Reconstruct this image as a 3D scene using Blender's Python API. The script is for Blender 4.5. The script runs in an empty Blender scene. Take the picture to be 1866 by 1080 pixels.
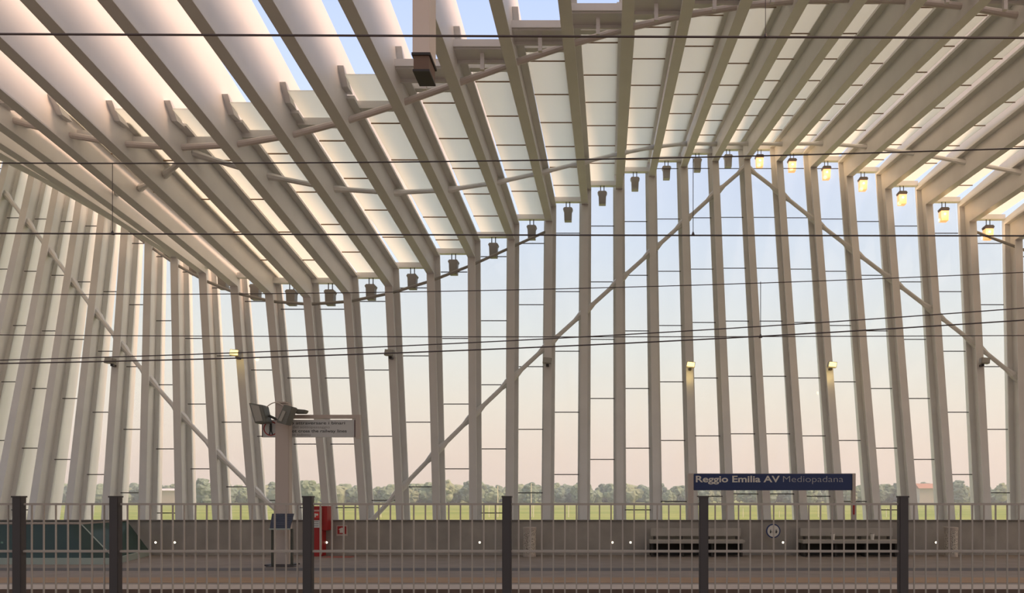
import bpy, bmesh, math, random
from mathutils import Vector, Matrix
random.seed(7)
SC = bpy.context.scene
COL = SC.collection
PI = math.pi

# ---------------------------------------------------------------- camera
FPX, U0, V0 = 1400.0, 1108.0, 905.0            # focal length and vanishing point in pixels of the 1866x1080 frame
cam = bpy.data.cameras.new('camera'); cam.sensor_width = 36.0
cam.lens = FPX / 1866 * 36.0
cam.shift_x = (933.0 - U0) / 1866
cam.shift_y = (V0 - 540.0) / 1866
cam.clip_start = 0.05; cam.clip_end = 6000
cam_o = bpy.data.objects.new('camera', cam); COL.objects.link(cam_o)
cam_o.location = (0, 0, 0); cam_o.rotation_euler = (PI / 2, 0, 0)
SC.camera = cam_o

# ---------------------------------------------------------------- view
SC.view_settings.view_transform = 'Standard'
SC.view_settings.look = 'None'
SC.view_settings.gamma = 1.0
SC.view_settings.use_curve_mapping = False
SC.view_settings.exposure = 0.0
SC.cycles.max_bounces = 8
SC.cycles.diffuse_bounces = 4
SC.cycles.transparent_max_bounces = 24
SC.cycles.use_denoising = True
SC.cycles.caustics_reflective = False
SC.cycles.caustics_refractive = False

# ---------------------------------------------------------------- sky
def lin(r, g, b):
    f = lambda c: (c / 255 / 12.92) if c / 255 <= 0.04045 else ((c / 255 + 0.055) / 1.055) ** 2.4
    return (f(r), f(g), f(b), 1.0)

W = bpy.data.worlds.new('evening_sky'); SC.world = W; W.use_nodes = True
nt = W.node_tree; nt.nodes.clear()
tc = nt.nodes.new('ShaderNodeTexCoord'); sx = nt.nodes.new('ShaderNodeSeparateXYZ')
nt.links.new(tc.outputs['Generated'], sx.inputs[0])
rp = nt.nodes.new('ShaderNodeValToRGB')
nt.links.new(sx.outputs['Z'], rp.inputs[0])
stops = [(0.0, lin(238, 218, 202)), (0.05, lin(243, 225, 207)), (0.12, lin(241, 234, 219)), (0.19, lin(232, 236, 232)),
         (0.31, lin(218, 230, 245)), (0.44, lin(205, 220, 250)), (0.56, lin(188, 206, 246)), (0.66, lin(196, 208, 238)), (0.82, lin(220, 214, 212)), (1.0, lin(222, 212, 208))]
e = rp.color_ramp.elements
e[0].position, e[0].color = stops[0]; e[1].position, e[1].color = stops[-1]
for p_, c_ in stops[1:-1]:
    q = e.new(p_); q.color = c_
mr = nt.nodes.new('ShaderNodeMapRange')           # the afterglow side of the sky is brighter than the far side
nt.links.new(sx.outputs['Y'], mr.inputs[0])
mr.inputs[1].default_value = -0.5; mr.inputs[2].default_value = 0.35
mr.inputs[3].default_value = 0.47; mr.inputs[4].default_value = 1.14
gx = nt.nodes.new('ShaderNodeMapRange'); nt.links.new(sx.outputs['X'], gx.inputs[0])      # sunset glow to the right, outside the view
gx.interpolation_type = 'SMOOTHSTEP'
gx.inputs[1].default_value = 0.42; gx.inputs[2].default_value = 0.95; gx.inputs[3].default_value = 0.0; gx.inputs[4].default_value = 1.0
glow = nt.nodes.new('ShaderNodeMix'); glow.data_type = 'RGBA'
nt.links.new(gx.outputs[0], glow.inputs[0]); nt.links.new(rp.outputs[0], glow.inputs[6]); glow.inputs[7].default_value = (2.9, 2.35, 1.95, 1)
gz = nt.nodes.new('ShaderNodeMapRange'); nt.links.new(sx.outputs['Z'], gz.inputs[0])      # brighter high sky
gz.inputs[1].default_value = 0.55; gz.inputs[2].default_value = 0.85; gz.inputs[3].default_value = 1.0; gz.inputs[4].default_value = 2.15
mu = nt.nodes.new('ShaderNodeMath'); mu.operation = 'MULTIPLY'
bg = nt.nodes.new('ShaderNodeBackground'); wo = nt.nodes.new('ShaderNodeOutputWorld')
nt.links.new(mr.outputs[0], mu.inputs[0]); nt.links.new(gz.outputs[0], mu.inputs[1])
nt.links.new(glow.outputs[2], bg.inputs[0]); nt.links.new(mu.outputs[0], bg.inputs[1]); nt.links.new(bg.outputs[0], wo.inputs[0])

sun = bpy.data.lights.new('sun', 'SUN'); sun.energy = 4.6; sun.angle = math.radians(24); sun.color = (1.0, 0.60, 0.38)
sun_o = bpy.data.objects.new('sun', sun); COL.objects.link(sun_o)
SUN_DIR = Vector((-1.0, 0.20, -1.0)).normalized()       # the way the light travels
sun_o.rotation_euler = SUN_DIR.to_track_quat('-Z', 'Y').to_euler()
sun_o.location = (30, -8, 20)

# ---------------------------------------------------------------- materials
def mat(name, rgb, rough=0.6, metal=0.0, noise=0.0, nscale=3.0, spec=0.5, emit=None, estr=0.0):
    m = bpy.data.materials.new(name); m.use_nodes = True
    b = m.node_tree.nodes['Principled BSDF']
    c = lin(*rgb)
    b.inputs['Base Color'].default_value = c
    b.inputs['Roughness'].default_value = rough
    b.inputs['Metallic'].default_value = metal
    b.inputs['Specular IOR Level'].default_value = spec
    if noise > 0:
        n = m.node_tree.nodes.new('ShaderNodeTexNoise'); n.inputs['Scale'].default_value = nscale
        n.inputs['Detail'].default_value = 5
        g = m.node_tree.nodes.new('ShaderNodeTexCoord')
        m.node_tree.links.new(g.outputs['Object'], n.inputs['Vector'])
        r = m.node_tree.nodes.new('ShaderNodeValToRGB')
        r.color_ramp.elements[0].position = 0.3; r.color_ramp.elements[1].position = 0.7
        r.color_ramp.elements[0].color = (c[0] * (1 - noise), c[1] * (1 - noise), c[2] * (1 - noise), 1)
        r.color_ramp.elements[1].color = (min(1, c[0] * (1 + noise)), min(1, c[1] * (1 + noise)), min(1, c[2] * (1 + noise)), 1)
        m.node_tree.links.new(n.outputs['Fac'], r.inputs[0])
        m.node_tree.links.new(r.outputs[0], b.inputs['Base Color'])
    if emit:
        b.inputs['Emission Color'].default_value = lin(*emit)
        b.inputs['Emission Strength'].default_value = estr
    return m

M = {}
M['steel'] = mat('white_painted_steel', (222, 221, 219), 0.45, noise=0.04, nscale=1.2)
M['dark_joint'] = mat('dark_joint', (70, 66, 66), 0.6)
M['brown_joint'] = mat('brown_joint', (150, 128, 106), 0.6)
M['pipe'] = mat('painted_pipe', (214, 206, 200), 0.4)
M['lamp_body'] = mat('grey_lamp_casing', (150, 146, 140), 0.5)
M['lamp_cap'] = mat('dark_lamp_cap', (62, 58, 60), 0.5)
M['lamp_lit'] = mat('glowing_lamp_housing', (250, 200, 150), 0.4, emit=(255, 176, 112), estr=0.85)
M['lamp_core'] = mat('glowing_lamp_lens', (255, 240, 230), 0.4, emit=(255, 226, 214), estr=3.0)
M['lamp_amber'] = mat('amber_lens', (255, 220, 150), 0.4, emit=(255, 222, 140), estr=2.2)
M['lamp_glass'] = mat('unlit_lens', (170, 168, 160), 0.2)
M['step_light'] = mat('recessed_light_lens', (255, 240, 210), 0.4, emit=(255, 236, 205), estr=4.0)
M['parapet'] = mat('weathered_concrete', (160, 154, 146), 0.85, noise=0.16, nscale=1.3)
M['coping'] = mat('dark_coping', (112, 106, 100), 0.8)
M['paving'] = mat('brown_stone_paving', (130, 119, 110), 0.8, noise=0.10, nscale=2.0)
M['paving2'] = mat('tactile_strip', (84, 80, 80), 0.8)
M['ochre'] = mat('ochre_line', (150, 122, 94), 0.8, noise=0.08)
M['edge'] = mat('pale_edge_stone', (178, 166, 156), 0.7, noise=0.06)
M['edge_face'] = mat('brown_platform_face', (110, 92, 80), 0.9, noise=0.15)
M['ballast'] = mat('track_ballast', (104, 98, 92), 0.95, noise=0.3, nscale=14)
M['post'] = mat('charcoal_painted_post', (72, 68, 68), 0.55, noise=0.05)
M['fence'] = mat('galvanised_fence_bar', (176, 167, 156), 0.5)
M['wire'] = mat('dark_wire', (74, 66, 66), 0.6)
M['navy'] = mat('navy_sign_face', (38, 56, 104), 0.45)
M['sign_frame'] = mat('grey_sign_frame', (196, 184, 176), 0.5)
M['white_letter'] = mat('pale_lettering', (225, 222, 216), 0.5)
M['thin_letter'] = mat('thin_lettering', (178, 180, 186), 0.5)
M['sign_white'] = mat('pale_sign_panel', (206, 208, 208), 0.5)
M['black_letter'] = mat('dark_lettering', (62, 66, 66), 0.6)
M['grey_letter'] = mat('grey_lettering', (140, 140, 138), 0.6)
M['red'] = mat('red_enamel', (164, 36, 36), 0.45)
M['white'] = mat('white_plastic', (222, 218, 210), 0.5)
M['stone_bench'] = mat('pale_bench_stone', (170, 164, 156), 0.75, noise=0.05)
M['leg_and_shade'] = mat('dark_bench_leg_and_shade', (58, 54, 50), 0.8)  # dark bench legs and supports, and the painted shade beneath the seat
M['floodlight'] = mat('floodlight_casing', (120, 122, 116), 0.5)
M['floodlight_dark'] = mat('floodlight_bracket', (74, 76, 70), 0.6)
M['mast'] = mat('pinkish_mast_paint', (246, 234, 228), 0.5)
M['board'] = mat('dark_blue_board', (46, 58, 80), 0.35)
M['bark'] = mat('tree_bark', (96, 84, 70), 0.9)
M['stake'] = mat('pale_stake', (236, 232, 214), 0.7)
M['roof_tile'] = mat('terracotta_roof', (176, 138, 120), 0.8)
M['render_wall'] = mat('pale_render', (214, 206, 196), 0.8)

# perforated sheet of the bins
m = mat('perforated_sheet', (184, 176, 164), 0.5); M['bin'] = m
v = m.node_tree.nodes.new('ShaderNodeTexVoronoi'); v.inputs['Scale'].default_value = 34
g = m.node_tree.nodes.new('ShaderNodeTexCoord'); m.node_tree.links.new(g.outputs['Object'], v.inputs['Vector'])
r = m.node_tree.nodes.new('ShaderNodeValToRGB')
r.color_ramp.elements[0].position = 0.30; r.color_ramp.elements[0].color = lin(96, 90, 84)
r.color_ramp.elements[1].position = 0.42; r.color_ramp.elements[1].color = lin(190, 182, 170)
m.node_tree.links.new(v.outputs['Distance'], r.inputs[0])
m.node_tree.links.new(r.outputs[0], m.node_tree.nodes['Principled BSDF'].inputs['Base Color'])

def glass_mat(name, clear, diff_rgb, gloss=0.06, trans_rgb=None, tw=0.0, tint=(1, 1, 1)):
    m = bpy.data.materials.new(name); m.use_nodes = True
    n = m.node_tree; n.nodes.clear()
    out = n.nodes.new('ShaderNodeOutputMaterial')
    tr = n.nodes.new('ShaderNodeBsdfTransparent'); tr.inputs[0].default_value = (*tint, 1)
    df = n.nodes.new('ShaderNodeBsdfDiffuse'); df.inputs[0].default_value = lin(*diff_rgb)
    last = df.outputs[0]
    if trans_rgb:
        tl = n.nodes.new('ShaderNodeBsdfTranslucent'); tl.inputs[0].default_value = lin(*trans_rgb)
        mx0 = n.nodes.new('ShaderNodeMixShader'); mx0.inputs[0].default_value = tw
        n.links.new(df.outputs[0], mx0.inputs[1]); n.links.new(tl.outputs[0], mx0.inputs[2]); last = mx0.outputs[0]
    mx = n.nodes.new('ShaderNodeMixShader'); mx.inputs[0].default_value = clear
    n.links.new(last, mx.inputs[1]); n.links.new(tr.outputs[0], mx.inputs[2])
    gl = n.nodes.new('ShaderNodeBsdfGlossy'); gl.inputs['Roughness'].default_value = 0.06
    mx2 = n.nodes.new('ShaderNodeMixShader'); mx2.inputs[0].default_value = gloss
    n.links.new(mx.outputs[0], mx2.inputs[1]); n.links.new(gl.outputs[0], mx2.inputs[2])
    n.links.new(mx2.outputs[0], out.inputs[0])
    return m
M['wall_glass'] = glass_mat('clear_wall_glass', 0.94, (210, 215, 215), 0.03)
M['roof_glass'] = glass_mat('frosted_roof_glass', 0.16, (216, 216, 206), 0.03, (238, 240, 230), 0.80)
M['stair_glass'] = glass_mat('dark_teal_glass', 0.20, (76, 92, 88), 0.03, tint=(0.5, 0.7, 0.68))
M['kerb'] = mat('grey_green_kerb', (168, 180, 172), 0.6)

# field: mown green crop with broad warmer bands
m = mat('green_field', (150, 176, 84), 0.95); M['field'] = m
b = m.node_tree.nodes['Principled BSDF']; b.inputs['Specular IOR Level'].default_value = 0.0
g = m.node_tree.nodes.new('ShaderNodeTexCoord'); mp = m.node_tree.nodes.new('ShaderNodeMapping')
mp.inputs['Scale'].default_value = (0.012, 0.05, 1)
m.node_tree.links.new(g.outputs['Object'], mp.inputs[0])
n = m.node_tree.nodes.new('ShaderNodeTexNoise'); n.inputs['Scale'].default_value = 1.2; n.inputs['Detail'].default_value = 6
m.node_tree.links.new(mp.outputs[0], n.inputs['Vector'])
r = m.node_tree.nodes.new('ShaderNodeValToRGB'); r.color_ramp.elements[0].position = 0.35; r.color_ramp.elements[1].position = 0.7
r.color_ramp.elements[0].color = lin(120, 140, 84); r.color_ramp.elements[1].color = lin(152, 160, 106)
m.node_tree.links.new(n.outputs['Fac'], r.inputs[0]); m.node_tree.links.new(r.outputs[0], b.inputs['Base Color'])

for nm, rgb in (('leaf_dark', (116, 136, 122)), ('leaf_mid', (128, 148, 124)), ('leaf_pale', (142, 156, 130))):
    M[nm] = mat(nm, rgb, 0.95, noise=0.25, nscale=0.5, spec=0.0)

# ---------------------------------------------------------------- helpers
def link(o, parent=None):
    COL.objects.link(o)
    if parent is not None: o.parent = parent
    return o

def obj(name, bm, m, parent=None, smooth=False):
    me = bpy.data.meshes.new(name)
    bmesh.ops.recalc_face_normals(bm, faces=bm.faces)
    bm.to_mesh(me); bm.free()
    me.materials.append(m)
    if smooth:
        for p in me.polygons: p.use_smooth = True
    return link(bpy.data.objects.new(name, me), parent)

def thing(name, label, cat, loc=(0, 0, 0), group=None):
    o = bpy.data.objects.new(name, None); o.empty_display_size = 0.2
    link(o); o.location = loc
    return tag(o, label, cat, group)

def tag(o, label, cat, group=None):
    o['label'] = label; o['category'] = cat
    if group: o['group'] = group
    return o

def struct(o, label=None, cat=None):
    o['kind'] = 'structure'
    if label: o['label'] = label
    if cat: o['category'] = cat
    return o

def box(bm, c, s, rot=None):
    mtx = Matrix.Translation(c)
    if rot is not None: mtx = mtx @ rot
    bmesh.ops.create_cube(bm, size=1.0, matrix=mtx @ Matrix.Diagonal((s[0], s[1], s[2], 1)))
    return bm

def bbox(x0, x1, y0, y1, z0, z1, bm=None):
    bm = bm or bmesh.new()
    return box(bm, ((x0 + x1) / 2, (y0 + y1) / 2, (z0 + z1) / 2), (x1 - x0, y1 - y0, z1 - z0))

def bevel(bm, w, seg=2):
    bmesh.ops.bevel(bm, geom=list(bm.edges), offset=w, segments=seg, affect='EDGES', clamp_overlap=True)
    return bm

def tube(bm, pts, r, n=8, caps=True):
    """a round bar through pts; r a number or one per point"""
    pts = [Vector(p) for p in pts]; rings = []
    for i, p in enumerate(pts):
        a = pts[max(0, i - 1)]; b_ = pts[min(len(pts) - 1, i + 1)]
        d = (b_ - a).normalized()
        up = Vector((0, 1, 0)) if abs(d.y) < 0.9 else Vector((0, 0, 1))
        s = d.cross(up).normalized(); t = s.cross(d)
        rr = r[i] if isinstance(r, (list, tuple)) else r
        rings.append([bm.verts.new(p + (s * math.cos(2 * PI * k / n) + t * math.sin(2 * PI * k / n)) * rr) for k in range(n)])
    for a, b_ in zip(rings, rings[1:]):
        for k in range(n): bm.faces.new((a[k], a[(k + 1) % n], b_[(k + 1) % n], b_[k]))
    if caps:
        bm.faces.new(rings[0][::-1]); bm.faces.new(rings[-1])
    return bm

def prism(bm, poly, axis, a, b_):
    """extrude a 2-D polygon along axis ('x','y','z') from a to b"""
    def P(u, v, w): return {'x': (w, u, v), 'y': (u, w, v), 'z': (u, v, w)}[axis]
    A = [bm.verts.new(P(u, v, a)) for u, v in poly]; B = [bm.verts.new(P(u, v, b_)) for u, v in poly]
    n = len(poly)
    bm.faces.new(A); bm.faces.new(B[::-1])
    for i in range(n): bm.faces.new((A[i], B[i], B[(i + 1) % n], A[(i + 1) % n]))
    return bm

def px(u, v, Y):           # where a point of the photo lies at distance Y
    return Vector(((u - U0) * Y / FPX, Y, (V0 - v) * Y / FPX))

def text_mesh(name, body, x0, x1, y, z, height, m, parent, bold=0.0):
    """lettering facing -Y, its baseline at z, spanning x0..x1, capital height 'height'"""
    cu = bpy.data.curves.new(name, 'FONT'); cu.body = body; cu.size = 1.0; cu.extrude = 0.0; cu.offset = bold
    t = bpy.data.objects.new(name, cu); COL.objects.link(t)
    bpy.context.view_layer.update()
    me = bpy.data.meshes.new_from_object(t)
    bpy.data.objects.remove(t)
    xs = [v.co.x for v in me.vertices]
    w = max(xs) - min(xs); lo = min(xs)
    sxx = (x1 - x0) / w; syy = height / 0.70
    for v in me.vertices:
        v.co = Vector((x0 + (v.co.x - lo) * sxx, y, z + v.co.y * syy))
    me.materials.clear(); me.materials.append(m)
    return link(bpy.data.objects.new(name, me), parent)

# ---------------------------------------------------------------- the wave of ribs
S = 1.058; XOFF = 0.347
K0, K1 = -21, 28
def X(k): return XOFF + k * S
def phi(k): return 2 * PI * (k + 8) / 24.0
def knee(k):
    c = math.cos(phi(k))
    return Vector((23.0 - 2.3 * c, 8.24 - 2.87 * c))          # (Y, Z)
YB, ZB = 22.1, -0.40
def base(k):
    kn = knee(k); t = (-2.0 - ZB) / (kn.y - ZB)
    return Vector((YB + (kn.x - YB) * t, -2.0))
YR = 14.1
def ridge(k): return Vector((YR, 7.80 - 1.30 * math.cos(phi(k)) - 0.09 * math.cos(2 * phi(k))))
YEND = 4.0
def roof_at(k, Y):
    kn, r_ = knee(k), ridge(k); t = (kn.x - Y) / (kn.x - YR)
    return Vector((Y, kn.y + (r_.y - kn.y) * t))
def normals(k):
    b_, kn, r_ = base(k), knee(k), ridge(k)
    c = (kn - b_).normalized(); n1 = Vector((c.y, -c.x))
    d = (r_ - kn).normalized(); n2 = Vector((d.y, -d.x))
    m_ = (n1 + n2) / (1 + n1.dot(n2))
    return n1, m_, n2
def depth(k, Y):
    kn = knee(k); big = 0.4 + 0.22 * (1 - math.cos(phi(k)))
    t = min(1.0, max(0.0, (kn.x - Y) / 7.5))
    return 0.88 + (big + 0.12) * t + 0.06 * max(0, YR - Y)
def col_pt(k, Z, d=0.0):
    b_, kn = base(k), knee(k); t = (Z - b_.y) / (kn.y - b_.y)
    p = b_ + (kn - b_) * t; n1 = normals(k)[0]
    return Vector((X(k), p.x + n1.x * d, p.y + n1.y * d))
def roof_pt(k, Y, d=0.0):
    p = roof_at(k, Y); n2 = normals(k)[2]
    return Vector((X(k), p.x + n2.x * d, p.y + n2.y * d))
def knee_pt(k, d=0.0):
    p = knee(k) + normals(k)[1] * d
    return Vector((X(k), p.x, p.y))

def rib_strip(bm, k, d0, d1, hw, yend=YEND, steps=10):
    """a band of the rib between offsets d0 and d1 (numbers or functions of Y), half width hw"""
    n1, m_, n2 = normals(k)
    f0 = d0 if callable(d0) else (lambda Y: d0); f1 = d1 if callable(d1) else (lambda Y: d1)
    samples = [(base(k), n1)]
    samples.append((knee(k), m_))
    ky = knee(k).x
    for i in range(1, steps + 1):
        Y = ky + (yend - ky) * i / steps
        samples.append((roof_at(k, Y), n2))
    rows = []
    for p, nn in samples:
        a = p + nn * f0(p.x); b_ = p + nn * f1(p.x)
        rows.append([bm.verts.new((X(k) - hw, a.x, a.y)), bm.verts.new((X(k) + hw, a.x, a.y)),
                     bm.verts.new((X(k) + hw, b_.x, b_.y)), bm.verts.new((X(k) - hw, b_.x, b_.y))])
    for r0, r1 in zip(rows, rows[1:]):
        for i in range(4): bm.faces.new((r0[i], r0[(i + 1) % 4], r1[(i + 1) % 4], r1[i]))
    bm.faces.new(rows[0][::-1]); bm.faces.new(rows[-1])
    return bm

ORD = ['', 'first', 'second', 'third', 'fourth', 'fifth', 'sixth', 'seventh', 'eighth', 'ninth', 'tenth', 'eleventh',
       'twelfth', 'thirteenth', 'fourteenth', 'fifteenth', 'sixteenth', 'seventeenth', 'eighteenth', 'nineteenth', 'twentieth', 'twenty-first', 'twenty-second', 'twenty-third']
def rib_phrase(k):
    if k == 0: return 'rib seen face-on'
    if k == -8: return 'rib behind the red cabinet'
    if k == 7: return 'first rib right of the blue station sign'
    if k > 7: return ORD[k - 6] + ' rib right of the blue station sign'
    if k > 0: return ORD[k] + ' rib right of the face-on rib'
    if k > -5: return ORD[-k] + ' rib left of the face-on rib'
    if k > -8: return ORD[k + 8] + ' rib right of the red cabinet'
    return ORD[-8 - k] + ' rib left of the red cabinet'

GLASS_D = 0.45       # glass line behind the inner face, on the wall
ROOF_D = 0.64        # and on the roof
def corner(k, dw, dr):
    n1, _, n2 = normals(k); det = n1.x * n2.y - n1.y * n2.x
    return knee(k) + Vector(((dw * n2.y - dr * n1.y) / det, (n1.x * dr - n2.x * dw) / det))
def bar_strip(bm, k, hw, t, yend):
    n1, _, n2 = normals(k); rows = []
    for p0, p1 in ((base(k) + n1 * (GLASS_D - t), base(k) + n1 * (GLASS_D + t)), (corner(k, GLASS_D - t, ROOF_D - t), corner(k, GLASS_D + t, ROOF_D + t)),
                   (roof_at(k, yend) + n2 * (ROOF_D - t), roof_at(k, yend) + n2 * (ROOF_D + t))):
        rows.append([bm.verts.new((X(k) - hw, p0.x, p0.y)), bm.verts.new((X(k) + hw, p0.x, p0.y)),
                     bm.verts.new((X(k) + hw, p1.x, p1.y)), bm.verts.new((X(k) - hw, p1.x, p1.y))])
    for r0, r1 in zip(rows, rows[1:]):
        for i in range(4): bm.faces.new((r0[i], r0[(i + 1) % 4], r1[(i + 1) % 4], r1[i]))
    bm.faces.new(rows[0][::-1]); bm.faces.new(rows[-1])
    return bm
for k in range(K0, K1 + 1):
    t = thing('portal_rib', 'tall bent white steel ' + rib_phrase(k), 'rib', (X(k), YB, -2.0), 'white steel ribs of wall and roof')
    def local(bm):
        bmesh.ops.translate(bm, verts=bm.verts, vec=(-X(k), -YB, 2.0)); return bm
    obj('inner_flange', local(rib_strip(bmesh.new(), k, 0.0, 0.035, 0.107)), M['steel'], t)
    obj('web', local(rib_strip(bmesh.new(), k, 0.035, lambda Y, k=k: depth(k, Y), 0.035, steps=14)), M['steel'], t)
    obj('glazing_bar', local(bar_strip(bmesh.new(), k, 0.185, 0.03, 14.35)), M['steel'], t)

# ---------------------------------------------------------------- glazing between the ribs
def bay_phrase(k): return 'between the ' + rib_phrase(k) + ' and its right neighbour'
def short_bay(k): return 'just right of the ' + rib_phrase(k)
def quad_slab(bm, pts, off):
    """thin slab through four corners, thickness vector off"""
    A = [bm.verts.new(p) for p in pts]; B = [bm.verts.new(p + off) for p in pts]
    bm.faces.new(A); bm.faces.new(B[::-1])
    for i in range(4): bm.faces.new((A[i], B[i], B[(i + 1) % 4], A[(i + 1) % 4]))
    return bm
def shift(p, dx): return Vector((p.x + dx, p.y, p.z))
IN = 0.15
for k in range(K0, 15):
    zb = -1.9; m_ = k + 0.5                        # every bay is flat across: its section is the one half-way between its ribs
    xa, xb = X(k) + IN, X(k + 1) - IN; wa, wb = X(k) + 0.035, X(k + 1) - 0.035
    n1, _, n2 = normals(m_)
    def cw(z, d): p = col_pt(m_, z, d); return p.y, p.z
    def rw(Y, d): p = roof_pt(m_, Y, d); return p.y, p.z
    eave = corner(m_, GLASS_D, ROOF_D)
    wall = thing('facade_glazing', 'glass wall strip ' + short_bay(k), 'glass wall', (X(m_), eave.x, zb), 'glass wall strips between the ribs')
    def put(name, bm, m, par):
        l = par.location; bmesh.ops.translate(bm, verts=bm.verts, vec=(-l.x, -l.y, -l.z)); return obj(name, bm, m, par)
    y0, z0 = cw(zb, GLASS_D)
    put('pane', quad_slab(bmesh.new(), [Vector((xa, y0, z0)), Vector((xb, y0, z0)), Vector((xb, eave.x, eave.y)), Vector((xa, eave.x, eave.y))], Vector((0, 0.02, 0))), M['wall_glass'], wall)
    f_ = phi(m_); zoff = 1.98 - 2.03 * math.cos(f_) - 0.29 * math.cos(2 * f_)
    dz = 1.88 * n1.x
    for j in range(-3, 8):
        z = zoff + dz * j
        if z > eave.y - 0.25 or z < -0.60: continue
        y_ = col_pt(m_, z, GLASS_D).y
        put('joint', tube(bmesh.new(), [(xa, y_ - 0.02, z), (xb, y_ - 0.02, z)], 0.014, 4), M['dark_joint'], wall)
    roof = thing('canopy_glazing', 'frosted roof strip ' + short_bay(k), 'glass roof', (X(m_), eave.x, eave.y), 'frosted roof strips between the ribs')
    ye, ze = rw(13.95 if k < -4 else 14.40, ROOF_D)
    put('pane', quad_slab(bmesh.new(), [Vector((xa, eave.x, eave.y)), Vector((xb, eave.x, eave.y)), Vector((xb, ye, ze)), Vector((xa, ye, ze))], Vector((0, 0, 0.02))), M['roof_glass'], roof)
    y = 15.5
    while y < eave.x - 0.5:
        yy, zz = rw(y, ROOF_D - 0.015)
        put('joint', tube(bmesh.new(), [(xa, yy, zz), (xb, yy, zz)], 0.016, 4), M['brown_joint'], roof); y += 1.45
    put('eave_beam', bbox(wa, wb, eave.x - 0.10, eave.x + 0.06, eave.y - 0.16, eave.y - 0.02), M['steel'], roof)
    ye, ze = rw(14.75, ROOF_D - 0.16)
    put('edge_beam', bbox(wa, wb, ye - 0.07, ye + 0.07, ze - 0.02, ze + 0.12), M['steel'], roof)
    for side, kk in ((1, k), (-1, k + 1)):          # a tapered bracket on each rib face
        y_, z_ = rw(14.0, ROOF_D)
        put('bracket', prism(bmesh.new(), [(y_ - 0.12, z_ + 0.14), (y_ - 0.05, z_ + 0.15), (y_ + 0.40, z_ - 0.12), (y_ + 0.12, z_ - 0.12)], 'x',
              X(kk) + side * 0.035, X(kk) + side * (0.035 + 0.11)), M['steel'], roof)
    if k >= -4:                                     # the higher bays carry a fascia with a stub post
        y_, z_ = rw(13.9, ROOF_D - 0.20)
        bm = bmesh.new(); bbox(wa, wb, y_ - 0.05, y_ + 0.03, z_ - 0.04, z_ + 0.09, bm); bbox(wa, wb, y_, y_ + 0.35, z_ - 0.06, z_ - 0.04, bm)
        put('fascia', bm, M['steel'], roof)
        xm = (wa + wb) / 2
        put('stub_post', bbox(xm - 0.035, xm + 0.035, y_ + 0.12, y_ + 0.19, z_ - 0.36, z_ - 0.05), M['steel'], roof)
        n_ = 8; bm = bmesh.new()                    # arched plate between the ribs
        pts_t = [(wa + (wb - wa) * i / n_, z_ + 0.06 - 0.07 * (1 - (2 * i / n_ - 1) ** 2)) for i in range(n_ + 1)]
        prism(bm, [(x_, zz) for x_, zz in pts_t] + [(wb, z_ - 0.12), (wa, z_ - 0.12)], 'y', y_ + 0.34, y_ + 0.38)
        put('arched_plate', bm, M['steel'], roof)

# ---------------------------------------------------------------- bars running along the ribs
def run_things(name, cat, pts_of, ks, r0, label, flare=1.7, m='steel'):
    """a continuous straight or wavy bar threaded through the ribs ks"""
    bm = bmesh.new()
    for a, b_ in zip(ks, ks[1:]):
        p, q = pts_of(a), pts_of(b_)
        d = q - p
        tube(bm, [p, p + d * 0.10, p + d * 0.27, p + d * 0.73, p + d * 0.90, q],
             [r0 * flare, r0 * flare, r0, r0, r0 * flare, r0 * flare], 8)
    return tag(obj(name, bm, M[m]), label, cat)

def wall_diag(side):
    def f(k):
        t = abs(k + 8) / 12.0
        z = -2.0 + 13.1 * t
        if k < -20: return None
        kn = knee(k)
        return col_pt(k, min(z, kn.y - 0.1), 0.22) if z <= kn.y else knee_pt(k, 0.2)
    return f
run_things('diagonal_brace', 'brace', wall_diag(1), list(range(-8, 5)), 0.066,
           'long pale diagonal wall brace climbing right from the red cabinet to the eave')
run_things('diagonal_brace', 'brace', wall_diag(-1), list(range(-20, -7)), 0.066,
           'long pale diagonal wall brace climbing left across the leftmost ribs')
def wall_diag_r(k):
    t = (16 - k) / 12.0; z = -2.0 + 13.1 * t; kn = knee(k)
    return col_pt(k, min(z, kn.y - 0.1), 0.22)
run_things('diagonal_brace', 'brace', wall_diag_r, list(range(4, 15)), 0.066,
           'long pale diagonal wall brace descending right above the blue station sign')

def roof_diag(k):
    Y = 14.9 + 0.9 * min(abs(k + 8), 24 - abs(k + 8))
    Y = min(Y, knee(k).x - 0.25)
    return roof_pt(k, Y, 0.42)
run_things('canopy_brace', 'brace', roof_diag, list(range(-20, -7)), 0.055, 'roof brace pipe rising from the far left eave towards the ribs', 1.4)
run_things('canopy_brace', 'brace', roof_diag, list(range(-8, 5)), 0.055, 'roof brace pipe crossing the underside of the glass roof to mid eave', 1.4)
run_things('canopy_brace', 'brace', roof_diag, list(range(4, 15)), 0.055, 'roof brace pipe running right under the roof above the glowing lamps', 1.4)

def ridge_tube(k): return roof_pt(k, 14.55, 0.30)
bm = bmesh.new()
ks = list(range(-20, 15))
tube(bm, [ridge_tube(k) for k in ks], 0.062, 10)
tag(obj('canopy_tube', bm, M['pipe']), 'long round white tube waving through the ribs along the glass roof edge', 'tube')

def lamp_tube(k): return col_pt(k, knee(k).y - (0.17 if k not in (-2, 10) else 0.20), 0.14)
for ks, lab in ((list(range(-15, -1)), 'dark round pipe sagging under the unlit eave lamps on the left'),
                (list(range(10, 16)), 'short dark pipe beside the rightmost glowing eave lamp')):
    bm = bmesh.new(); tube(bm, [lamp_tube(k) for k in ks], 0.042, 8)
    for k in ks[:-1]:
        if k < -16: continue
        p = (lamp_tube(k) + lamp_tube(k + 1)) / 2; 
    tag(obj('lamp_pipe', bm, M['lamp_body']), lab, 'pipe')

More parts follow.
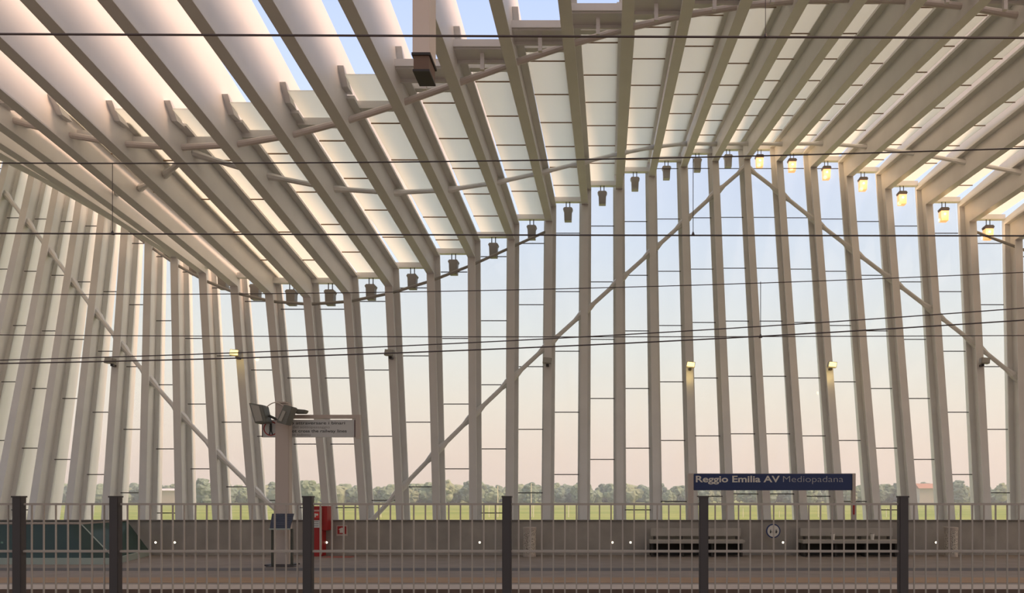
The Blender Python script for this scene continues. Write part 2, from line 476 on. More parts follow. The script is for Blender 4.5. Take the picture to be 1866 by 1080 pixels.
# ---------------------------------------------------------------- eave lamps
def eave_lamp(k):
    lit = k >= 4
    ev = corner(k + 0.5, GLASS_D, ROOF_D); a = Vector((X(k + 0.5), ev.x - 0.04, ev.y - 0.50))
    if lit:
        w = {4: 'leftmost', 5: 'second', 6: 'third', 7: 'fourth', 8: 'fifth', 9: 'sixth', 10: 'rightmost'}.get(k, 'last')
        lab = w + ' from the left' if w not in ('leftmost', 'rightmost', 'last') else w
        lab = 'glowing orange eave lamp, ' + lab + ' of the lit row'
    else:
        lab = 'unlit grey eave lamp ' + short_bay(k)
    t = thing('eave_lamp', lab, 'lamp', a, 'lit eave lamps' if lit else 'unlit eave lamps')
    sw = 0.16 * (1 if k % 2 else -0.4) if k < -4 else 0.0       # the ones at the left are turned a little
    bm = bmesh.new()
    for sx_ in (-0.055, 0.055):
        tube(bm, [(sx_, 0, 0.36), (sx_, 0, 0.15)], 0.014, 6)
    bbox(-0.085, 0.085, -0.015, 0.015, 0.15, 0.175, bm)
    obj('hanger', bm, M['lamp_cap'], t)
    bm = bmesh.new()
    prism(bm, [(-0.12, 0.04), (0.12, 0.04), (0.15, 0.10), (0.11, 0.15), (-0.11, 0.15), (-0.15, 0.10)], 'y', -0.10, 0.10)
    cap = obj('cap', bm, M['lamp_cap'] if lit else M['lamp_body'], t)
    bm = bmesh.new()
    prism(bm, [(-0.108, -0.26), (0.108, -0.26), (0.12, 0.04), (-0.12, 0.04)], 'y', -0.10, 0.10)
    obj('housing', bm, M['lamp_lit'] if lit else M['lamp_body'], t)
    if lit:
        bm = bmesh.new(); bmesh.ops.create_uvsphere(bm, u_segments=12, v_segments=8, radius=0.052,
                                                    matrix=Matrix.Translation((0, -0.06, -0.06)))
        obj('bulb', bm, M['lamp_core'], t, True)
        l = bpy.data.lights.new('eave_lamp_glow', 'POINT'); l.energy = 4; l.color = (1, 0.66, 0.34); l.shadow_soft_size = 0.06
        lo = bpy.data.objects.new('eave_lamp_glow', l); link(lo, t); lo.location = (0.0, -0.30, -0.05)
    if k in range(-15, -2) or k == 10:
        p = (lamp_tube(k) + lamp_tube(k + 1)) / 2 - a
        bm = bmesh.new(); tube(bm, [(0, 0, -0.20), p], 0.028, 6)
        obj('stem', bm, M['lamp_cap'], t)
    return t
for k in range(-15, 11):
    eave_lamp(k)

# ---------------------------------------------------------------- floodlights on the ribs
for k, lit, lab in ((-14, False, 'small unlit floodlight on a far left rib beside the diagonal brace'),
                    (-10, True, 'small floodlight glowing amber on a left-hand rib'),
                    (-6, False, 'small unlit floodlight on the rib above the warning sign arm'),
                    (-2, False, 'small dark unlit floodlight on the second rib left of the face-on rib'),
                    (2, True, 'small lit yellow floodlight high above the left end of the station sign'),
                    (6, True, 'small lit yellow floodlight high above the right end of the station sign'),
                    (10, False, 'small unlit floodlight on a rib near the right edge')):
    p = col_pt(k, 3.95, 0.0)
    t = thing('rib_floodlight', lab, 'floodlight', p + Vector((0, -0.02, 0)), 'floodlights on every fourth rib')
    bm = bmesh.new(); bbox(-0.04, 0.04, -0.14, 0.02, -0.14, -0.08, bm); bbox(-0.03, 0.03, -0.16, -0.12, -0.14, 0.0, bm)
    obj('arm', bm, M['lamp_cap'], t)
    rot = Matrix.Rotation(math.radians(-28), 4, 'Y') @ Matrix.Rotation(math.radians(20), 4, 'X')
    bm = bmesh.new(); prism(bm, [(-0.13, -0.07), (0.12, -0.09), (0.14, 0.07), (-0.10, 0.09)], 'y', -0.30, -0.14)
    obj('casing', bm, M['lamp_body'], t)
    bm = bmesh.new(); prism(bm, [(-0.115, -0.055), (0.105, -0.075), (0.122, 0.055), (-0.088, 0.075)], 'y', -0.312, -0.302)
    obj('lens', bm, M['lamp_amber'] if lit else M['lamp_glass'], t)
    if lit:
        l = bpy.data.lights.new('floodlight_glow', 'POINT'); l.energy = 2.5; l.color = (1, 0.72, 0.25); l.shadow_soft_size = 0.05
        lo = bpy.data.objects.new('floodlight_glow', l); link(lo, t); lo.location = (-0.02, -0.36, -0.24)

# ---------------------------------------------------------------- overhead wires
def sagline(pts, Y, n=24):
    """pts: (u, v) through which the wire runs, at distance Y"""
    us = [p[0] for p in pts]; vs = [p[1] for p in pts]
    out = []
    u = -250.0
    while u <= 2120:
        tot = 0
        for i in range(len(us)):
            L = vs[i]
            for j in range(len(us)):
                if i != j: L *= (u - us[j]) / (us[i] - us[j])
            tot += L
        out.append(px(u, tot, Y)); u += 2370.0 / n
    return out
def wire(pts, Y, r, label, straight=False, extra=None, name='overhead_wire'):
    bm = bmesh.new(); tube(bm, sagline(pts, Y), r, 6)
    o = obj(name, bm, M['wire']); tag(o, label, 'wire')
    return o
wire([(0, 62), (930, 66), (1866, 69)], 4.9, 0.0075, 'thick dark overhead wire crossing near the top of the view')
wire([(0, 297), (470, 297), (1866, 270)], 8.7, 0.008, 'dark catenary wire crossing the roof ribs, curving up to the right')
wire([(0, 425), (930, 428), (1866, 429.5)], 8.7, 0.009, 'level dark wire crossing just below the eave lamps')
wire([(0, 536), (470, 535), (1866, 496)], 12.2, 0.007, 'thin catenary wire crossing the upper part of the glass wall')
wire([(0, 610), (930, 613.5), (1866, 611)], 12.2, 0.007, 'thin level wire crossing the middle of the glass wall')
wire([(0, 656), (920, 621), (1866, 561)], 7.6, 0.0055, 'upper of the two thin slanting wires rising to the right')
wire([(0, 662), (920, 635), (1866, 583)], 7.4, 0.0065, 'lower of the two thin slanting wires rising to the right')
for u, va, vb, Y, lab in ((1263, 287, 428, 8.7, 'vertical dropper wire hanging right of the centre to the level wire'),
                          (1386, 513, 614, 12.2, 'thin vertical dropper between the two far catenary wires'),
                          (205, 298, 426, 8.7, 'vertical dropper wire at the left under the roof ribs'),
                          (1395, -80, 67, 4.9, 'vertical dropper meeting the topmost wire right of centre')):
    bm = bmesh.new(); tube(bm, [px(u, va, Y), px(u, vb, Y)], 0.004 * Y / 8.7, 6)
    tube(bm, [px(u, vb - 6, Y), px(u, vb + 1, Y)], [0.006, 0.022 * Y / 8.7], 8)
    tag(obj('dropper_wire', bm, M['wire']), lab, 'wire')

# ---------------------------------------------------------------- hanging mast at the top
t = thing('hanging_mast', 'square pinkish steel mast hanging down at the top with a dark end block', 'mast', (-2.235, 9.35, 5.35))
bm = bmesh.new(); bbox(-0.103, 0.103, -0.17, 0.17, -0.05, 3.0, bm); obj('shaft', bevel(bm, 0.006), M['mast'], t)
bm = bmesh.new(); bbox(-0.60, 0.60, -0.08, 0.08, 2.88, 3.04, bm); obj('head_beam', bm, M['mast'], t)
bm = bmesh.new()
bbox(-0.092, 0.092, -0.16, 0.16, -0.24, -0.05, bm); obj('end_block', bm, mat('rusty_brown_block', (128, 106, 94), 0.7), t)
bm = bmesh.new(); bbox(-0.112, 0.112, -0.18, 0.18, -0.075, -0.045, bm); bbox(-0.10, 0.10, -0.17, 0.17, -0.265, -0.24, bm)
obj('collar', bm, M['lamp_cap'], t)

# ---------------------------------------------------------------- platform, parapet, ground
PZ = -1.575
struct(obj('floor', bbox(-45, 30, 13.2, 22.0, -2.3, PZ), M['paving']), 'brown stone railway platform', 'platform')
struct(obj('trim_1', bbox(-45, 30, 13.12, 13.80, PZ, PZ + 0.004), M['edge']), 'pale stone platform edge', 'platform edge')
struct(obj('trim_2', bbox(-45, 30, 14.1, 15.0, PZ, PZ + 0.004), M['ochre']), 'ochre safety line along the platform', 'line')
struct(obj('trim_3', bbox(-45, 30, 16.4, 17.0, PZ, PZ + 0.004), M['paving2']), 'dark strip along the platform', 'strip')
struct(obj('wall_platform', bbox(-45, 30, 13.1, 13.2, -2.4, PZ), M['edge_face']), 'brown platform face above the track', 'platform face')
struct(obj('wall_back', bbox(-45, 30, 20.8, 21.05, PZ, -0.66), M['parapet']), 'low weathered concrete parapet at the back of the platform', 'parapet')
struct(obj('trim_4', bbox(-45, 30, 20.77, 21.08, -0.66, -0.625), M['coping']), 'coping of the parapet', 'coping')
struct(obj('ground_track', bbox(-400, 400, -400, 13.1, -2.6, -2.4), M['ballast']), 'track ballast', 'ground')
bm = bmesh.new(); bbox(-3000, 3000, 24, 5000, -4.2, -4.0, bm)
struct(obj('ground_field', bm, M['field']), 'bright green field beyond the station', 'field')

# ---------------------------------------------------------------- fence between the tracks
YF = 9.7
post_u = [35, 211, 562, 924, 1282, 1645]
pX = [(u - U0) * YF / FPX for u in post_u]
step = 361 * YF / FPX
wid = [23, 20, 17, 15.5, 15.5, 17.5]
plabs = ['dark fence post at the far left edge', 'dark fence post, second from the left', 'dark fence post in front of the red cabinet',
         'dark fence post left of the perforated bin at centre', 'dark fence post under the left end of the station sign',
         'dark fence post, rightmost, right of the benches']
for x, lab in zip(pX, plabs):
    t = thing('fence_post', lab, 'post', (x, YF, -2.4), 'dark fence posts')
    bm = bmesh.new(); bbox(-0.056, 0.056, -0.05, 0.05, 0, 2.405, bm); obj('shaft', bevel(bm, 0.008), M['post'], t)
    bm = bmesh.new(); bbox(-0.062, 0.062, -0.056, 0.056, 2.392, 2.412, bm); obj('cap', bm, M['post'], t)
    bm = bmesh.new(); bbox(-0.10, 0.10, 0.05, 0.075, 2.30, 2.315, bm); obj('clip', bm, M['post'], t)
edges = [pX[0] - step] + pX + [pX[-1] + step]
flabs = ['bar fence panel at the far left edge', 'narrow bar fence panel between the two leftmost posts', 'bar fence panel left of the red cabinet',
         'bar fence panel right of the red cabinet', 'bar fence panel right of the perforated bin at centre',
         'bar fence panel below the station sign', 'bar fence panel at the far right']
n_b = 0
for a, b_, lab in zip(edges, edges[1:], flabs):
    t = thing('track_fence', lab, 'fence', (a, YF, -2.4), 'galvanised bar fence panels')
    w = b_ - a
    bm = bmesh.new(); bbox(0.05, w - 0.05, 0.0, 0.02, 2.295, 2.322, bm); obj('rail', bm, M['fence'], t)
    bm = bmesh.new(); bbox(0.05, w - 0.05, -0.012, 0.03, 1.70, 1.728, bm); obj('rail', bm, M['fence'], t)
    bm = bmesh.new(); bbox(0.05, w - 0.05, 0.0, 0.02, 0.15, 0.18, bm); obj('rail', bm, M['fence'], t)
    n = max(1, round(w / 0.1462)); 
    bm = bmesh.new(); bbox(-0.0085, 0.0085, 0.002, 0.016, 0.18, 2.297, bm)
    proto = obj('bar', bm, M['fence'], t); proto.location.x = w / n
    for i in range(2, n):
        c = proto.copy(); COL.objects.link(c); c.parent = t; c.location.x = w * i / n

# ---------------------------------------------------------------- blue station sign
YS = 21.0
a, b_ = px(1264, 863, YS), px(1552, 893, YS)
t = thing('station_sign', 'long navy blue station name sign standing on the parapet', 'sign', (a.x, YS, -0.63))
def rel(bm): bmesh.ops.translate(bm, verts=bm.verts, vec=(-a.x, -YS, 0.63)); return bm
obj('board', rel(bevel(bbox(a.x, b_.x, YS - 0.06, YS + 0.06, b_.z, a.z), 0.01)), M['navy'], t)
obj('end_post', rel(bbox(b_.x, b_.x + 0.085, YS - 0.08, YS + 0.08, -0.63, a.z + 0.01)), M['sign_frame'], t)
obj('end_post', rel(bbox(a.x - 0.16, a.x - 0.012, YS - 0.08, YS + 0.08, -0.63, a.z + 0.01)), M['sign_frame'], t)
obj('red_tag', rel(bbox(b_.x + 0.005, b_.x + 0.06, YS - 0.10, YS - 0.081, px(0, 937, YS).z, px(0, 919, YS).z)), M['red'], t)
obj('frame', rel(bbox(a.x - 0.012, b_.x, YS - 0.03, YS + 0.03, a.z - 0.002, a.z + 0.012)), M['sign_frame'], t)
tx0, tx1 = px(1268, 0, YS - .07).x, px(1421, 0, YS - .07).x
o = text_mesh('lettering', 'Reggio Emilia AV', tx0 - a.x, tx1 - a.x, -0.066, px(0, 878, YS - .07).z + 0.63, 0.172, M['white_letter'], t, 0.022)
o['label'] = 'bold pale lettering'
o = text_mesh('lettering', 'Mediopadana', px(1427, 0, YS - .07).x - a.x, px(1537, 0, YS - .07).x - a.x, -0.066, px(0, 878, YS - .07).z + 0.63, 0.172, M['thin_letter'], t, -0.012)
o['label'] = 'thin grey lettering'

# ---------------------------------------------------------------- pole with warning sign
YP = 17.75
c0 = px(517, 1030, YP)
t = thing('sign_pole', 'pale square pole carrying the floodlights and the warning sign', 'pole', (c0.x, YP, PZ))
zt = px(0, 735, YP).z - PZ
bm = bmesh.new(); bbox(-0.16, 0.16, -0.10, 0.10, 0, zt, bm); obj('shaft', bevel(bm, 0.015), M['sign_frame'], t)
bm = bmesh.new(); bbox(-0.36, 0.28, -0.22, 0.22, 0, 0.03, bm); obj('base_plate', bm, M['lamp_cap'], t)
bm = bmesh.new(); bbox(-0.11, 0.11, -0.13, 0.13, zt, zt + 0.03, bm); obj('cap', bm, M['sign_frame'], t)
sa, sb = px(474, 763.5, YP), px(645, 795.5, YP)
t2 = thing('warning_sign', 'pale grey warning sign about crossing the tracks, held by the pole', 'sign', (sa.x, YP + 0.16, sb.z))
w, h = sb.x - sa.x, sa.z - sb.z
obj('board', bbox(0, w, -0.03, 0.03, 0, h), M['sign_white'], t2)
bm = bmesh.new()
bbox(w * 0.28, w + 0.10, -0.05, 0.05, h + 0.03, h + 0.115, bm); bbox(w, w + 0.10, -0.05, 0.05, -0.03, h + 0.03, bm)
obj('frame', bm, M['sign_frame'], t2)
bm = bmesh.new(); bbox(-0.015, 0.0, -0.04, 0.04, 0, h, bm); bbox(w - 0.03, w - 0.015, -0.045, -0.03, 0, h, bm)
obj('end_strip', bm, mat('dark_red_strip', (96, 58, 58), 0.6), t2)
bm = bmesh.new()                                   # prohibition ring and walking figure
cx, cz, R = px(489, 0, YP).x - sa.x, h * 0.50, h * 0.42
ring = []
for i in range(28):
    ang = 2 * PI * i / 28
    ring.append([bm.verts.new((cx + rr * math.cos(ang), yy, cz + rr * math.sin(ang))) for rr, yy in ((R, -0.034), (R * 0.86, -0.034), (R * 0.86, -0.030), (R, -0.030))])
for i in range(28):
    for j in range(4): bm.faces.new((ring[i][j], ring[i][(j + 1) % 4], ring[(i + 1) % 28][(j + 1) % 4], ring[(i + 1) % 28][j]))
obj('prohibition_ring', bm, M['red'], t2)
bm = bmesh.new()
box(bm, (cx, -0.033, cz + 0.09), (0.045, 0.006, 0.05)); box(bm, (cx, -0.033, cz + 0.01), (0.06, 0.006, 0.11))
box(bm, (cx - 0.02, -0.033, cz - 0.09), (0.03, 0.006, 0.12), Matrix.Rotation(0.25, 4, 'Y'))
box(bm, (cx + 0.025, -0.033, cz - 0.09), (0.03, 0.006, 0.12), Matrix.Rotation(-0.3, 4, 'Y'))
obj('walking_figure', bm, M['black_letter'], t2)
def sx_at(u): return px(u, 0, YP + .1).x - sa.x
for body, u0, u1, frac, hh, mm in (('vietato attraversare i binari', 503, 628, 0.74, 0.066, 'black_letter'),
                                   ('servirsi del sottopassaggio', 503, 600, 0.52, 0.055, 'grey_letter'),
                                   ('do not cross the railway lines', 513, 631, 0.28, 0.066, 'black_letter'),
                                   ('use the subway', 513, 566, 0.08, 0.055, 'grey_letter')):
    text_mesh('lettering', body, sx_at(u0), sx_at(u1), -0.0325, h * frac, hh, M[mm], t2, 0.012 if mm == 'black_letter' else 0)

# three floodlights on top of the pole
def flood(u0, v0, poly, Y, lab, y0, y1, m='floodlight'):
    o0 = px(u0, v0, Y)
    t = thing('floodlight', lab, 'floodlight', o0, None)
    k_ = Y / FPX
    bm = bmesh.new(); prism(bm, [((a_ - u0) * k_, (v0 - b_) * k_) for a_, b_ in poly], 'y', y0, y1)
    obj('casing', bevel(bm, 0.012), M[m], t)
    return t, k_
t3, k_ = flood(480, 755, [(459, 735), (484, 739), (491, 770), (470, 772)], YP - 0.15, 'grey box floodlight at the left of the pole top, tilted outwards', -0.16, 0.16)
bm = bmesh.new(); prism(bm, [((a_ - 480) * k_, (755 - b_) * k_) for a_, b_ in [(463, 738), (478, 741), (485, 768), (472, 769)]], 'y', -0.18, -0.161); obj('lens', bm, M['lamp_glass'], t3)
bm = bmesh.new(); tube(bm, [(0.12, 0, -0.02), (0.30, 0.08, -0.12)], 0.03, 8); obj('bracket', bm, M['floodlight_dark'], t3)
t3, k_ = flood(525, 757, [(522, 738), (538, 742), (526, 775), (508, 770)], YP - 0.35, 'grey box floodlight at the middle of the pole top, facing down right', -0.14, 0.14)
bm = bmesh.new(); prism(bm, [((a_ - 525) * k_, (757 - b_) * k_) for a_, b_ in [(521, 749), (526, 751), (518, 769), (513, 767)]], 'y', -0.165, -0.141); obj('lens', bm, M['lamp_glass'], t3)
bm = bmesh.new(); tube(bm, [(0, 0.12, 0), (-0.06, 0.26, -0.05)], 0.03, 8); obj('bracket', bm, M['floodlight_dark'], t3)
t3, k_ = flood(548, 750, [(536, 745), (559, 747), (556, 753), (537, 753)], YP - 0.02, 'thin flat floodlight at the right of the pole top', -0.10, 0.14)
bm = bmesh.new(); tube(bm, [(-0.13, 0, -0.01), (-0.26, 0, -0.03)], 0.03, 8); obj('bracket', bm, M['floodlight_dark'], t3)
bm = bmesh.new()                                   # the cable loops over the pole
pts = [px(485 + 34 * i / 12, 742 - 9 * math.sin(PI * i / 12), YP - 0.14) for i in range(13)]
tube(bm, pts, 0.012, 6)
tag(obj('cable', bm, M['pipe']), 'thin cable looping over the top of the sign pole', 'cable')

# ---------------------------------------------------------------- timetable lectern
YL = 17.35
c0 = px(514, 1030, YL)
t = thing('information_lectern', 'lectern with a dark blue slanted board at the foot of the pole', 'lectern', (c0.x, YL, PZ))
def lz(v_): return px(0, v_, YL).z - PZ
for sx_ in (-0.235, 0.20):
    obj('leg', bbox(sx_, sx_ + 0.035, -0.03, 0.05, 0.02, lz(963)), M['floodlight_dark'], t)
obj('base_plate', bbox(-0.32, 0.30, -0.12, 0.12, 0, 0.02), M['lamp_cap'], t)
bm = bmesh.new()
pl = [(-0.235, lz(962)), (0.21, lz(962)), (0.245, lz(935.5)), (-0.245, lz(935.5))]
A = [bm.verts.new((x_, -0.10 + (0.0 if i < 2 else 0.14), z_)) for i, (x_, z_) in enumerate(pl)]
B = [bm.verts.new((x_, -0.06 + (0.0 if i < 2 else 0.14), z_)) for i, (x_, z_) in enumerate(pl)]
bm.faces.new(A); bm.faces.new(B[::-1])
for i in range(4): bm.faces.new((A[i], B[i], B[(i + 1) % 4], A[(i + 1) % 4]))
brd = obj('board', bm, M['board'], t)
bm = bmesh.new()
for i in range(7):
    f_ = (i + 0.8) / 8; z_ = lz(962) + (lz(935.5) - lz(962)) * f_; y_ = -0.104 + 0.14 * f_
    bbox(-0.20, 0.18, y_ - 0.004, y_, z_, z_ + 0.006, bm)
o = obj('printed_line', bm, mat('pale_print', (96, 108, 128), 0.6), brd)
o['kind'] = 'stuff'
obj('board_edge', bbox(-0.25, 0.225, -0.115, -0.085, lz(964.5), lz(962)), M['kerb'], t)

# ---------------------------------------------------------------- fire cabinet and signs on the parapet
YC = 20.35
a = px(570, 1011, YC)
t = thing('fire_cabinet', 'tall red fire cabinet standing against the parapet', 'cabinet', (a.x, YC, PZ))
def cx_(u): return px(u, 0, YC).x - a.x
def cz_(v_): return px(0, v_, YC).z - PZ
obj('body', bbox(cx_(566), cx_(584), 0, 0.40, 0.0, cz_(922)), M['red'], t)
obj('side_box', bbox(cx_(584), cx_(594), 0.08, 0.40, cz_(966), cz_(922)), M['red'], t)
o = obj('edge_trim', bbox(cx_(583), cx_(585), -0.02, 0.07, 0.05, cz_(924)), M['sign_frame'], t); o['label'] = 'pale edge strip'
o = obj('notice', bbox(cx_(570.5), cx_(583), -0.015, 0.0, cz_(961), cz_(947.5)), M['sign_white'], t)
for i in range(3):
    obj('text_line', bbox(cx_(572), cx_(581), -0.018, -0.0155, cz_(958 - i * 4), cz_(957 - i * 4)), M['grey_letter'], o).parent = o
o = obj('pictogram', bbox(cx_(571.5), cx_(582), -0.015, 0.0, cz_(944), cz_(933)), mat('bright_red', (214, 60, 56), 0.5), t)
bm = bmesh.new(); bbox(cx_(573.5), cx_(576), -0.018, -0.0155, cz_(942), cz_(935), bm); bbox(cx_(576), cx_(580), -0.018, -0.0155, cz_(939), cz_(935.5), bm)
obj('white_mark', bm, M['white'], o)
obj('strip', bbox(cx_(571), cx_(582), -0.015, 0.0, cz_(931.5), cz_(928.5)), mat('pink_strip', (214, 170, 164), 0.5), t)

a = px(614, 975, 20.79)
t = thing('hydrant_sign', 'small red and white fire hose sign on the parapet', 'sign', (a.x, 20.79, a.z))
def q(u0, v0, u1, v1, y0, y1):
    A_, B_ = px(u0, v0, 20.78), px(u1, v1, 20.78)
    return bbox(A_.x - a.x, B_.x - a.x, y0, y1, B_.z - a.z, A_.z - a.z)
obj('plate', q(613, 957, 633, 976, -0.008, 0.009), M['sign_frame'], t)
obj('red_field', q(615, 958.5, 631, 972.5, -0.012, -0.0085), M['red'], t)
bm = bmesh.new()
for b4 in ((619, 962, 621.5, 970.5), (621.5, 961, 626, 970.5), (617.5, 963.5, 619, 965)):
    A_, B_ = px(b4[0], b4[1], 20.78), px(b4[2], b4[3], 20.78)
    bbox(A_.x - a.x, B_.x - a.x, -0.015, -0.0125, B_.z - a.z, A_.z - a.z, bm)
obj('hose_symbol', bm, M['white'], t)
p0, p1 = px(596, 1012, 20.3), px(648, 1012, 20.3)
tag(obj('floor_marking', bbox(p0.x, p1.x, 19.9, 20.35, PZ, PZ + 0.004), mat('faded_red_paint', (150, 84, 74), 0.85)),
    'faded red paint marking on the platform beside the cabinet', 'marking')

# round sign with figures
p = px(1409, 967, 20.45)
t = thing('round_sign', 'round blue-rimmed white sign with figures on a thin post', 'sign', (p.x, 20.45, PZ))
zc = p.z - PZ
bm = bmesh.new(); bmesh.ops.create_cone(bm, cap_ends=True, segments=32, radius1=0.19, radius2=0.19, depth=0.03,
                                        matrix=Matrix.Translation((0, 0, zc)) @ Matrix.Rotation(PI / 2, 4, 'X'))
obj('rim', bm, M['navy'], t)
bm = bmesh.new(); bmesh.ops.create_cone(bm, cap_ends=True, segments=32, radius1=0.158, radius2=0.158, depth=0.02,
                                        matrix=Matrix.Translation((0, -0.011, zc)) @ Matrix.Rotation(PI / 2, 4, 'X'))
obj('face', bm, M['white'], t)
for fx in (-0.075, 0.0, 0.075):
    bm = bmesh.new(); box(bm, (fx, -0.024, zc + 0.02), (0.024, 0.004, 0.028)); box(bm, (fx, -0.024, zc - 0.03), (0.036, 0.004, 0.06))
    box(bm, (fx + 0.016, -0.024, zc - 0.01), (0.03, 0.004, 0.014), Matrix.Rotation(0.6, 4, 'Y'))
    obj('figure', bm, M['black_letter'], t)
bm = bmesh.new(); tube(bm, [(0, 0.03, 0), (0, 0.03, zc + 0.1)], 0.018, 8); obj('post', bm, M['fence'], t)

# ---------------------------------------------------------------- benches, cups, bins
def bench(u0, u1, lab):
    Y = 20.15
    a = px(u0, 1005, Y); w = (u1 - u0) * Y / FPX
    t = thing('platform_bench', lab, 'bench', (a.x, Y, PZ), 'stone benches against the parapet')
    def z(v_): return px(0, v_, Y).z - PZ
    obj('seat', bevel(bbox(0, w, 0.0, 0.50, z(990), z(984)), 0.008), M['stone_bench'], t)
    obj('backrest', bevel(bbox(0.04, w - 0.04, 0.42, 0.50, z(978), z(963)), 0.008), M['stone_bench'], t)
    for f_ in (0.06, 0.35, 0.64, 0.94):
        obj('backrest_support', bbox(w * f_ - 0.03, w * f_ + 0.03, 0.44, 0.50, z(985), z(977)), M['leg_and_shade'], t)
    for f_ in (0.02, 0.34, 0.65, 0.96):
        obj('leg', bbox(w * f_, w * f_ + 0.05, 0.10, 0.45, 0.0, z(989.5)), M['leg_and_shade'], t)
    o = obj('under_seat_shade', bbox(0.02, w - 0.02, 0.46, 0.50, 0.02, z(990)), M['leg_and_shade'], t)  # dark sheet standing in for the shade under the seat
    return t
bench(1184, 1358, 'long stone bench against the parapet, left of the round sign')
bench(1463, 1641, 'long stone bench against the parapet, right of the round sign')
for u, lab in ((1518, 'small white cup on the right-hand bench, the left one'), (1590, 'small white cup on the right-hand bench, the right one')):
    p = px(u, 984, 20.3)
    t = thing('paper_cup', lab, 'cup', (p.x, 20.32, px(0, 984, 20.15).z), 'cups on the bench')
    bm = bmesh.new(); bmesh.ops.create_cone(bm, cap_ends=True, segments=16, radius1=0.040, radius2=0.055, depth=0.16, matrix=Matrix.Translation((0, 0, 0.08)))
    obj('body', bm, M['white'], t, False)
    bm = bmesh.new(); bmesh.ops.create_cone(bm, cap_ends=True, segments=16, radius1=0.066, radius2=0.06, depth=0.02, matrix=Matrix.Translation((0, 0, 0.17)))
    obj('lid', bm, M['lamp_body'], t, False)
for u, lab in ((965, 'perforated cylindrical bin by the parapet, right of the central fence post'),
               (1733, 'perforated cylindrical bin by the parapet at the far right')):
    Y = 20.3; p = px(u, 1008, Y)
    t = thing('litter_bin', lab, 'bin', (p.x, Y, PZ), 'perforated bins')
    zt = px(0, 960, Y).z - PZ
    def cyl(name, r_, z0, z1, m_):
        bm = bmesh.new(); bmesh.ops.create_cone(bm, cap_ends=True, segments=28, radius1=r_, radius2=r_, depth=z1 - z0, matrix=Matrix.Translation((0, 0, (z0 + z1) / 2)))
        return obj(name, bm, m_, t, False)
    cyl('body', 0.165, 0.05, zt - 0.07, M['bin']); cyl('rim', 0.178, zt - 0.075, zt, M['edge']); cyl('base', 0.172, 0, 0.06, M['edge'])
    obj('seam', bbox(-0.085, -0.07, -0.168, -0.14, 0.06, zt - 0.075), M['edge'], t)

# recessed lights in the parapet
for u, lab in ((3, 'tiny glowing recessed light at the far left edge'), (283, 'tiny glowing recessed light right of the glass stair enclosure, the left of a pair'),
               (318, 'tiny glowing recessed light right of the glass stair enclosure, the right of a pair'),
               (595, 'tiny glowing recessed light beside the red cabinet'), (874, 'tiny glowing recessed light left of the central fence post'),
               (1116, 'tiny glowing recessed light left of the benches, the left of a pair'), (1149, 'tiny glowing recessed light left of the benches, the right of a pair'),
               (1427, 'tiny glowing recessed light right of the round sign'), (1706, 'tiny glowing recessed light left of the far right bin')):
    p = px(u, 988, 20.78)
    t = thing('recessed_light', lab, 'light', (p.x, 20.80, p.z), 'tiny lights in the parapet')
    bm = bmesh.new(); bmesh.ops.create_cone(bm, cap_ends=True, segments=12, radius1=0.045, radius2=0.038, depth=0.02, matrix=Matrix.Rotation(PI / 2, 4, 'X'))
    obj('bezel', bm, M['coping'], t)
    bm = bmesh.new(); bmesh.ops.create_uvsphere(bm, u_segments=12, v_segments=8, radius=0.030, matrix=Matrix.Translation((0, -0.008, 0)) @ Matrix.Diagonal((1, 0.5, 1, 1)))
    obj('lens', bm, M['step_light'], t, True)

# ---------------------------------------------------------------- glass stair enclosure at the left
t = thing('stair_enclosure', 'dark teal glass stair enclosure with leaning end at the left', 'stairwell', (-12.0, 18.0, PZ))
def L(x, y, z): return Vector((x + 12.0, y - 18.0, z - PZ))
zt, zk = -0.66, PZ + 0.15
bm = bmesh.new(); quad_slab(bm, [L(-21, 17.95, zk), L(-11.55, 17.95, zk), L(-12.5, 18.25, zt), L(-21, 18.25, zt)], Vector((0, 0.03, 0)))
obj('front_pane', bm, M['stair_glass'], t)
bm = bmesh.new(); quad_slab(bm, [L(-11.55, 17.95, zk), L(-12.38, 20.7, zk), L(-12.95, 20.7, zt), L(-12.5, 18.25, zt)], Vector((-0.03, 0, 0)))
obj('end_pane', bm, M['stair_glass'], t)
bm = bmesh.new(); prism(bm, [(-9, -0.10), (0.50, -0.10), (-0.34, 2.74), (-9, 2.74)], 'z', 0, 0.15); obj('kerb', bm, M['kerb'], t)
bm = bmesh.new(); tube(bm, [L(-21, 18.25, zt + .03), L(-12.5, 18.25, zt + .03), L(-12.95, 20.7, zt + .03)], 0.022, 8); obj('handrail', bm, M['edge'], t)
bm = bmesh.new(); tube(bm, [L(-11.55, 17.95, zk), L(-12.5, 18.25, zt)], 0.014, 6); obj('corner_joint', bm, M['kerb'], t)
bm = bmesh.new(); bbox(-8.9, -0.7, 0.6, 2.2, 0.155, 0.35, bm); obj('stairwell_darkness', bm, mat('dark_stair_interior', (40, 48, 46), 0.8), t)  # dark block standing in for the darkness inside the stairwell

